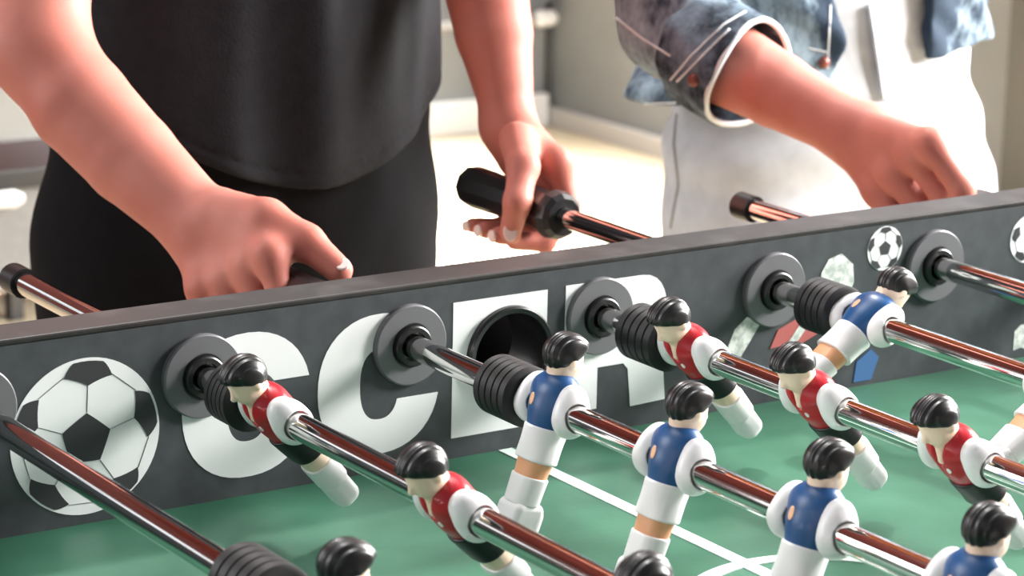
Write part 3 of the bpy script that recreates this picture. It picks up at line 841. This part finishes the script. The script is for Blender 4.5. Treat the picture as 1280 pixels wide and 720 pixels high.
sl_l = limb([shl2 - np.array([.01, 0, 0]), np.array([X2 + .255, Y2 + .06, .25]), np.array([X2 + .19, Y2 + .14, .15])], [.074, .058, .050], .02)
HEMZ = .105
def jacket(p):
    d = jk(p)
    op = np.abs(p[:, 0] - (X2 - .033 - .02 * (p[:, 2] - .2))) - (.053 + .05 * np.clip(p[:, 2] - .2, 0, .3))
    d = smax(d, -np.maximum(op, p[:, 1] - Y2 + .02), .004)          # open front
    d = smax(d, -(jk(p) + .012) * np.where(p[:, 2] < .5, 1, 1), .002) # hollow shell
    d = smax(d, HEMZ + .13 * (p[:, 0] - 1.1) - p[:, 2], .002)
    s_ = smax(sl(p), (p - (cuff_a + fa * .02)) @ fa, .002)
    d = smin(d, s_, .012); d = smin(d, sl_l(p), .012)
    return d + fold(p, .0026, 46, .6, (.7, .2, .9)) + .0012 * np.sin(p[:, 0] * 120 + 4 * np.sin(p[:, 2] * 40))
jko = sdf_obj('denim_jacket', jacket, (X2 - .48, Y2 - .36, .06), (X2 + .36, Y2 + .26, .66), .0035, M['denim'], p2)
side = np.cross(fa, (0, 0, 1.0)); side /= np.linalg.norm(side); upf = np.cross(side, fa)
def cuff(p):
    q = p - cuff_a; t = q @ fa; u = q @ side; v = q @ upf
    r = np.sqrt(u * u + v * v)
    d = np.abs(r - (.0475 + .02 * (t - .03))) - .0032
    tt = np.abs(t - .029) - .030 - .006 * np.sin(np.arctan2(v, u) * 2 + .7)
    return smax(d, tt, .002) + .0008 * np.sin(np.arctan2(v, u) * 9 + t * 60)
cuffo = sdf_obj('cuff', cuff, cuff_a - .085, cuff_b + .085, .0016, M['denim_dark'], p2)
both = lambda p: np.minimum(jacket(p), cuff(p))
for pts in ([(770, 22), (800, 46), (838, 70)], [(838, 100), (862, 72), (905, 30), (932, 14)], [(846, 102), (872, 76), (912, 36)],
            [(806, 130), (860, 128)], [(1038, 6), (1036, 50), (1034, 86)], [(1010, 60), (1036, 66)]):
    seam('stitching', both, pts, .0009, M['stitch'], p2)
rim = []
for k in range(48):
    t = 2 * math.pi * k / 48
    tt = .029 + .030 + .006 * math.sin(t * 2 + .7)
    rim.append(cuff_a + fa * tt + (side * math.cos(t) + upf * math.sin(t)) * (.0475 + .02 * (tt - .03)))
tube('cuff_edge', rim, .0026, M['stitch'], p2, 8, True)
seam('side_seam', jeans, [(846, 142), (842, 180), (848, 230), (838, 285)], .0014, M['seam'], p2)
q = trace(cuff, 868, 100)
if q is not None:
    sdf_obj('button', lambda p: ell(p, q, (.006, .006, .006)), q - .01, q + .01, .0008, M['button'], p2)
q2 = trace(jacket, 1030, 78)
if q2 is not None:
    qq = np.array(q2)
    sdf_obj('button', lambda p: ell(p, qq, (.006, .005, .006)), qq - .01, qq + .01, .0008, M['button'], p2)
# white tie hanging from the waist
tie = [trace(jeans, *q_) for q_ in ((1092, 4), (1098, 40), (1104, 80), (1110, 120))]
tie = [t_ for t_ in tie if t_ is not None]
if len(tie) >= 3:
    bm = bmesh.new(); prev = None
    for t_ in tie:
        ring = [bm.verts.new(tuple(np.array(t_) + np.array([dx, dy - .004, 0]))) for dx, dy in ((-.012, 0), (.012, 0), (.012, -.004), (-.012, -.004))]
        if prev:
            for k in range(4): bm.faces.new((prev[k], prev[(k + 1) % 4], ring[(k + 1) % 4], ring[k]))
        else: bm.faces.new(ring)
        prev = ring
    bm.faces.new(prev)
    from_bm('waist_tie', bm, M['jean'], p2)

# ------------------------------------------------------------------ furniture in the back of the room
rail = tag(empty('handrail', (2.4, BY - .06, -.52)), 'pale metal handrail with a white round end, low on the grey back wall', 'handrail')
def rpart(o):
    o.parent = rail; o.matrix_parent_inverse = Matrix.Translation(-rail.location); return o
rpart(tube('rail', [(.9, BY - .06, -.515), (3.36, BY - .06, -.515)], .013, M['trim']))
rpart(tube('rail_end', [(3.34, BY - .06, -.513), (3.352, BY - .06, -.513), (3.395, BY - .06, -.513), (3.405, BY - .06, -.513)], [.014, .021, .021, .012], M['white']))
for x in (1.2, 2.2, 3.2):
    rpart(tube('bracket', [(x, BY - .06, -.52), (x, BY - .055, -.545), (x, BY - .001, -.56)], .008, M['dark_metal']))
for x, lab in ((3.335, 'dark vertical pipe at the back wall, under the white rail end'), (3.418, 'dark vertical pipe in the corner, beside the grey right wall')):
    pp = tag(tube('pipe', [(x, BY - .012, -.48), (x, BY - .012, FLOOR + .001 if x > 3.4 else FLOOR + .086)], .008, M['dark_metal'], None, 12), lab, 'pipe', 'pipes in the corner')
chest = tag(empty('storage_chest', (1.4, 3.3, FLOOR)), 'grey chest with a black lid and pale bar handle, at the left edge', 'chest')
cinv = Matrix.Translation(-chest.location)
def cpart(o):
    o.parent = chest; o.matrix_parent_inverse = cinv; return o
cpart(box('body', (.9, 3.22, -.735), (1.62, 3.45, -.542), M['grey_fab'], None, .006))
cpart(box('lid', (.89, 3.20, -.542), (1.63, 3.46, -.505), M['rubber'], None, .004))
cpart(tube('bar_handle', [(1.15, 3.19, -.556), (1.42, 3.19, -.556), (1.436, 3.19, -.556)], [.016, .016, .008], M['white']))
for x in (.94, 1.44, 1.58):
    for y in (3.25, 3.42):
        cpart(box('foot', (x - .014, y - .014, FLOOR), (x + .014, y + .014, -.735), M['black'], None, .002))
